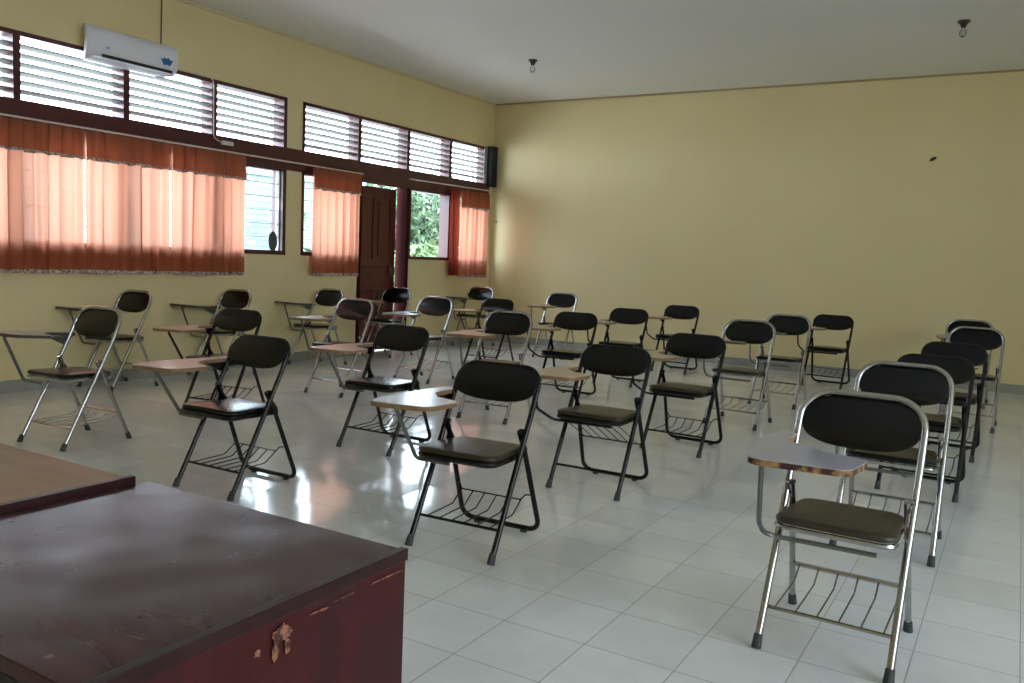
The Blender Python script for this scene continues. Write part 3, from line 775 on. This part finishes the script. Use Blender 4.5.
    # book rack of thin rods
    def rackb():
        b = bm_new(); yf = tube_y(0.121)
        add_tube(b, [(-0.197, yf, 0.121), (0.197, yf, 0.121)], 0.0065, 8)
        if rack == 'high':
            add_tube(b, [(-0.188, 0.35, 0.235), (0.188, 0.35, 0.235)], 0.004, 6)
            for k in range(7):
                x = -0.16 + 0.32 * k / 6
                add_tube(b, fillet([(x, 0.05, 0.385), (x + 0.004, 0.2, 0.31), (x, 0.35, 0.235)], 0.05, 3), 0.0028, 6)
        elif chrome:
            for k in range(6):
                x = -0.165 + 0.33 * k / 5
                add_tube(b, fillet([(x, yf, 0.124), (x, 0.33, 0.135), (x, 0.388, 0.175)], 0.03, 3), 0.003, 6)
        else:
            add_tube(b, fillet([(-0.185, 0.362, 0.2), (-0.165, 0.355, 0.2), (-0.15, 0.345, 0.178), (0.15, 0.345, 0.178), (0.165, 0.355, 0.2), (0.185, 0.362, 0.2)], 0.015, 3), 0.0032, 6)
            for k in range(6):
                x = -0.15 + 0.30 * k / 5
                add_tube(b, fillet([(x, yf, 0.124), (x, 0.27, 0.128), (x, 0.345, 0.178)], 0.03, 3), 0.003, 6)
        return b
    P('book_rack', K + rack, rackb, fm)
    # writing tablet
    zt_ = (0.640 if edge == 'brown' else 0.654) if chrome else 0.631; sc_ = 1.07 if chrome else 1.0; tx = 0.06 if chrome else 0.0
    OUT = [(-0.275, -0.215), (-0.005, -0.175), (0.012, 0.025), (-0.12, 0.07), (-0.2, 0.17), (-0.205, 0.375), (-0.252, 0.385), (-0.283, 0.17), (-0.29, -0.06)]
    RR_ = [0.05, 0.05, 0.03, 0.05, 0.08, 0.012, 0.02, 0.3, 0.25]
    def slope(x, y): return -0.02 * (y - 0.37)*-0.5
    def tabtop():
        b = bm_new(); add_prism(b, round_outline([(x * sc_ + tx * (1.3 if y < 0.1 else 0.4), y) for x, y in OUT], RR_, 5), zt_ - 0.003, zt_)
        for v in b.verts: v.co.z += tilt * (0.37 - v.co.y)
        return b
    def tabcore():
        b = bm_new(); add_prism(b, round_outline([(x * sc_ + tx * (1.3 if y < 0.1 else 0.4), y) for x, y in OUT], RR_, 5), zt_ - 0.021, zt_ - 0.0031, 0.0015)
        for v in b.verts: v.co.z += tilt * (0.37 - v.co.y)
        return b
    tb = P('tablet', tab + K + str(tilt), tabtop, tm, smooth=30)
    P('edge_band', edge + K + str(tilt), tabcore, em, par=tb, smooth=30)
    def brk():
        b = bm_new(); x = -0.216
        zb = zt_ - 0.021; o = [(0.37, zb), (0.2, zb), (0.3, zb - 0.05), (0.345, zb - 0.025)]
        lo = [b.verts.new((x - 0.006, y, z)) for y, z in o]; hi = [b.verts.new((x + 0.004, y, z)) for y, z in o]
        b.faces.new(lo); b.faces.new(hi[::-1])
        for i in range(4): b.faces.new([lo[i], lo[(i + 1) % 4], hi[(i + 1) % 4], hi[i]])
        add_box(b, -0.245, -0.207, 0.2, 0.37, zb - 0.004, zb)
        return b
    P('tablet_bracket', K + edge, brk, fm if not chrome else M_dullsteel, smooth=30)
    def sup():
        b = bm_new()
        if support == 'straight':
            add_tube(b, fillet([(-0.03, 0.03, 0.372), (-0.19, 0.03, 0.372), (-0.2 + tx, -0.12, zt_ - 0.026 + tilt * 0.49), (-0.2 + tx, -0.09, zt_ - 0.022 + tilt * 0.46)], 0.02, 4), 0.009, 8)
        else:
            add_tube(b, fillet([(0.13, 0.045, 0.37), (-0.205, 0.03, 0.37), (-0.245 + tx * 0.8, -0.08, 0.44), (-0.25 + tx, -0.12, zt_ - 0.026 + tilt * 0.49), (-0.23 + tx, -0.12, zt_ - 0.024 + tilt * 0.49)], 0.045, 5), 0.008, 8)
        return b
    P('tablet_support', support + K + tab + str(tilt), sup, fm if (not chrome and not (tab == 'lam' and seat == 'olive')) else M_dullsteel)
    return t

CH = [
 # x, y, degrees, frame, seat, tablet, support, rack, edge, label
 (6.309, -7.779, -1.1, 's', 'olive', 'lilac', 'bent', 'low', 'dark', 'chrome chair with a chipped brown-edged lilac tablet, frontmost in the row farthest from the windows'),
 (6.321, -6.555, 0.6, 's', 'vinyl', 'lam', 'bent', 'low', 'tan', 'chrome chair directly behind the chipped-tablet chrome chair, in the row farthest from the windows'),
 (6.337, -5.322, -1.9, 'b', 'vinyl', 'lam', 'bent', 'low', 'tan', 'black-framed chair third from the front in the row farthest from the windows'),
 (6.361, -4.116, -2.6, 'b', 'vinyl', 'beige', 'bent', 'low', 'tan', 'black-framed chair fourth from the front in the row farthest from the windows'),
 (6.445, -2.779, -1.5, 's', 'vinyl', 'lam', 'bent', 'low', 'tan', 'chrome chair second from the back wall in the row farthest from the windows'),
 (6.33, -1.38, -2.0, 's', 'vinyl', 'lam', 'bent', 'low', 'tan', 'last chair by the back wall in the row farthest from the windows, mostly hidden'),
 (4.829, -7.682, 3.2, 'b', 'olive', 'lam', 'straight', 'low', 'tan', 'large black chair with a tan-edged tablet, closest to the dark desk corner'),
 (4.854, -6.504, 1.1, 'b', 'olive', 'beige', 'bent', 'high', 'tan', 'black chair with a steep rack under the seat, behind the chair closest to the desk'),
 (4.869, -5.245, -1.7, 'b', 'olive', 'beige', 'bent', 'low', 'tan', 'black chair with olive seat, third from the front, before three chrome and black ones'),
 (4.907, -4.069, -0.8, 's', 'olive', 'lam', 'bent', 'low', 'brown', 'chrome chair fourth from the front, just behind three black chairs'),
 (4.915, -2.817, -1.3, 's', 'vinyl', 'lam', 'bent', 'low', 'brown', 'chrome chair beside the last black chair, second from the back wall'),
 (5.017, -1.157, -1.9, 'b', 'vinyl', 'beige', 'bent', 'low', 'tan', 'black chair standing alone by the bare back wall behind two chrome chairs'),
 (3.367, -7.718, 0.6, 'b', 'vinyl', 'lam', 'straight', 'low', 'tan', 'glossy black chair with a pinkish tablet, just behind the light brown desk'),
 (3.362, -6.518, 1.0, 'b', 'vinyl', 'lam', 'straight', 'low', 'tan', 'glossy black chair with a grey tablet, second in the middle row'),
 (3.368, -5.197, 3.7, 's', 'vinyl', 'beige', 'straight', 'low', 'tan', 'chrome chair in the middle row, third from the front'),
 (3.332, -3.935, 4.0, 'b', 'vinyl', 'beige', 'bent', 'low', 'tan', 'black chair in the middle row behind the only chrome one of that row'),
 (3.316, -2.718, 1.4, 'b', 'vinyl', 'beige', 'bent', 'low', 'tan', 'black chair in the middle row, second from the back wall'),
 (3.372, -1.306, 0.5, 'b', 'vinyl', 'beige', 'bent', 'low', 'tan', 'black chair in the middle row, last before the back wall'),
 (1.878, -7.662, 3.6, 's', 'vinyl', 'lam', 'straight', 'low', 'brown', 'large chrome chair in front of the wide curtains, behind the light brown desk'),
 (1.843, -6.477, 9.0, 'b', 'vinyl', 'beige', 'straight', 'low', 'tan', 'slightly turned black chair, second in the row next to the window-wall row'),
 (1.754, -5.176, 1.1, 's', 'vinyl', 'lam', 'straight', 'low', 'tan', 'chrome chair third in the row next to the window-wall row'),
 (1.794, -4.025, 1.1, 's', 'vinyl', 'lam', 'straight', 'low', 'tan', 'chrome chair with a pale seat glare, standing in front of the doorway'),
 (1.649, -2.622, 0.0, 'b', 'vinyl', 'beige', 'straight', 'low', 'tan', 'black chair partly hidden behind a chrome one, near the corner window'),
 (1.752, -1.208, 3.6, 's', 'vinyl', 'beige', 'bent', 'low', 'tan', 'chrome chair nearest the room corner against the yellow back wall'),
 (0.263, -6.275, 3.0, 's', 'vinyl', 'beige', 'straight', 'low', 'brown', 'chrome chair against the window wall, frontmost there, under the curtains'),
 (0.284, -5.215, 0.1, 's', 'vinyl', 'beige', 'straight', 'low', 'brown', 'chrome chair against the window wall, second from the front there'),
 (0.325, -3.989, -2.4, 's', 'vinyl', 'beige', 'straight', 'low', 'brown', 'chrome chair against the window wall below the bare pier'),
 (0.29, -2.747, 3.0, 's', 'vinyl', 'lam', 'straight', 'low', 'tan', 'chrome chair standing right before the dark red door'),
 (0.32, -0.93, 3.4, 's', 'vinyl', 'beige', 'straight', 'low', 'brown', 'chrome chair in the corner beneath the bunched curtain'),
]
for x, y, a, k, se, ta, su, ra, ed, lab in CH:
    make_chair(lab, k, se, ta, su, ra, ed, (x, y), math.radians(a), tilt={'brown': 0.075, 'dark': 0.02}.get(ed, 0.012))
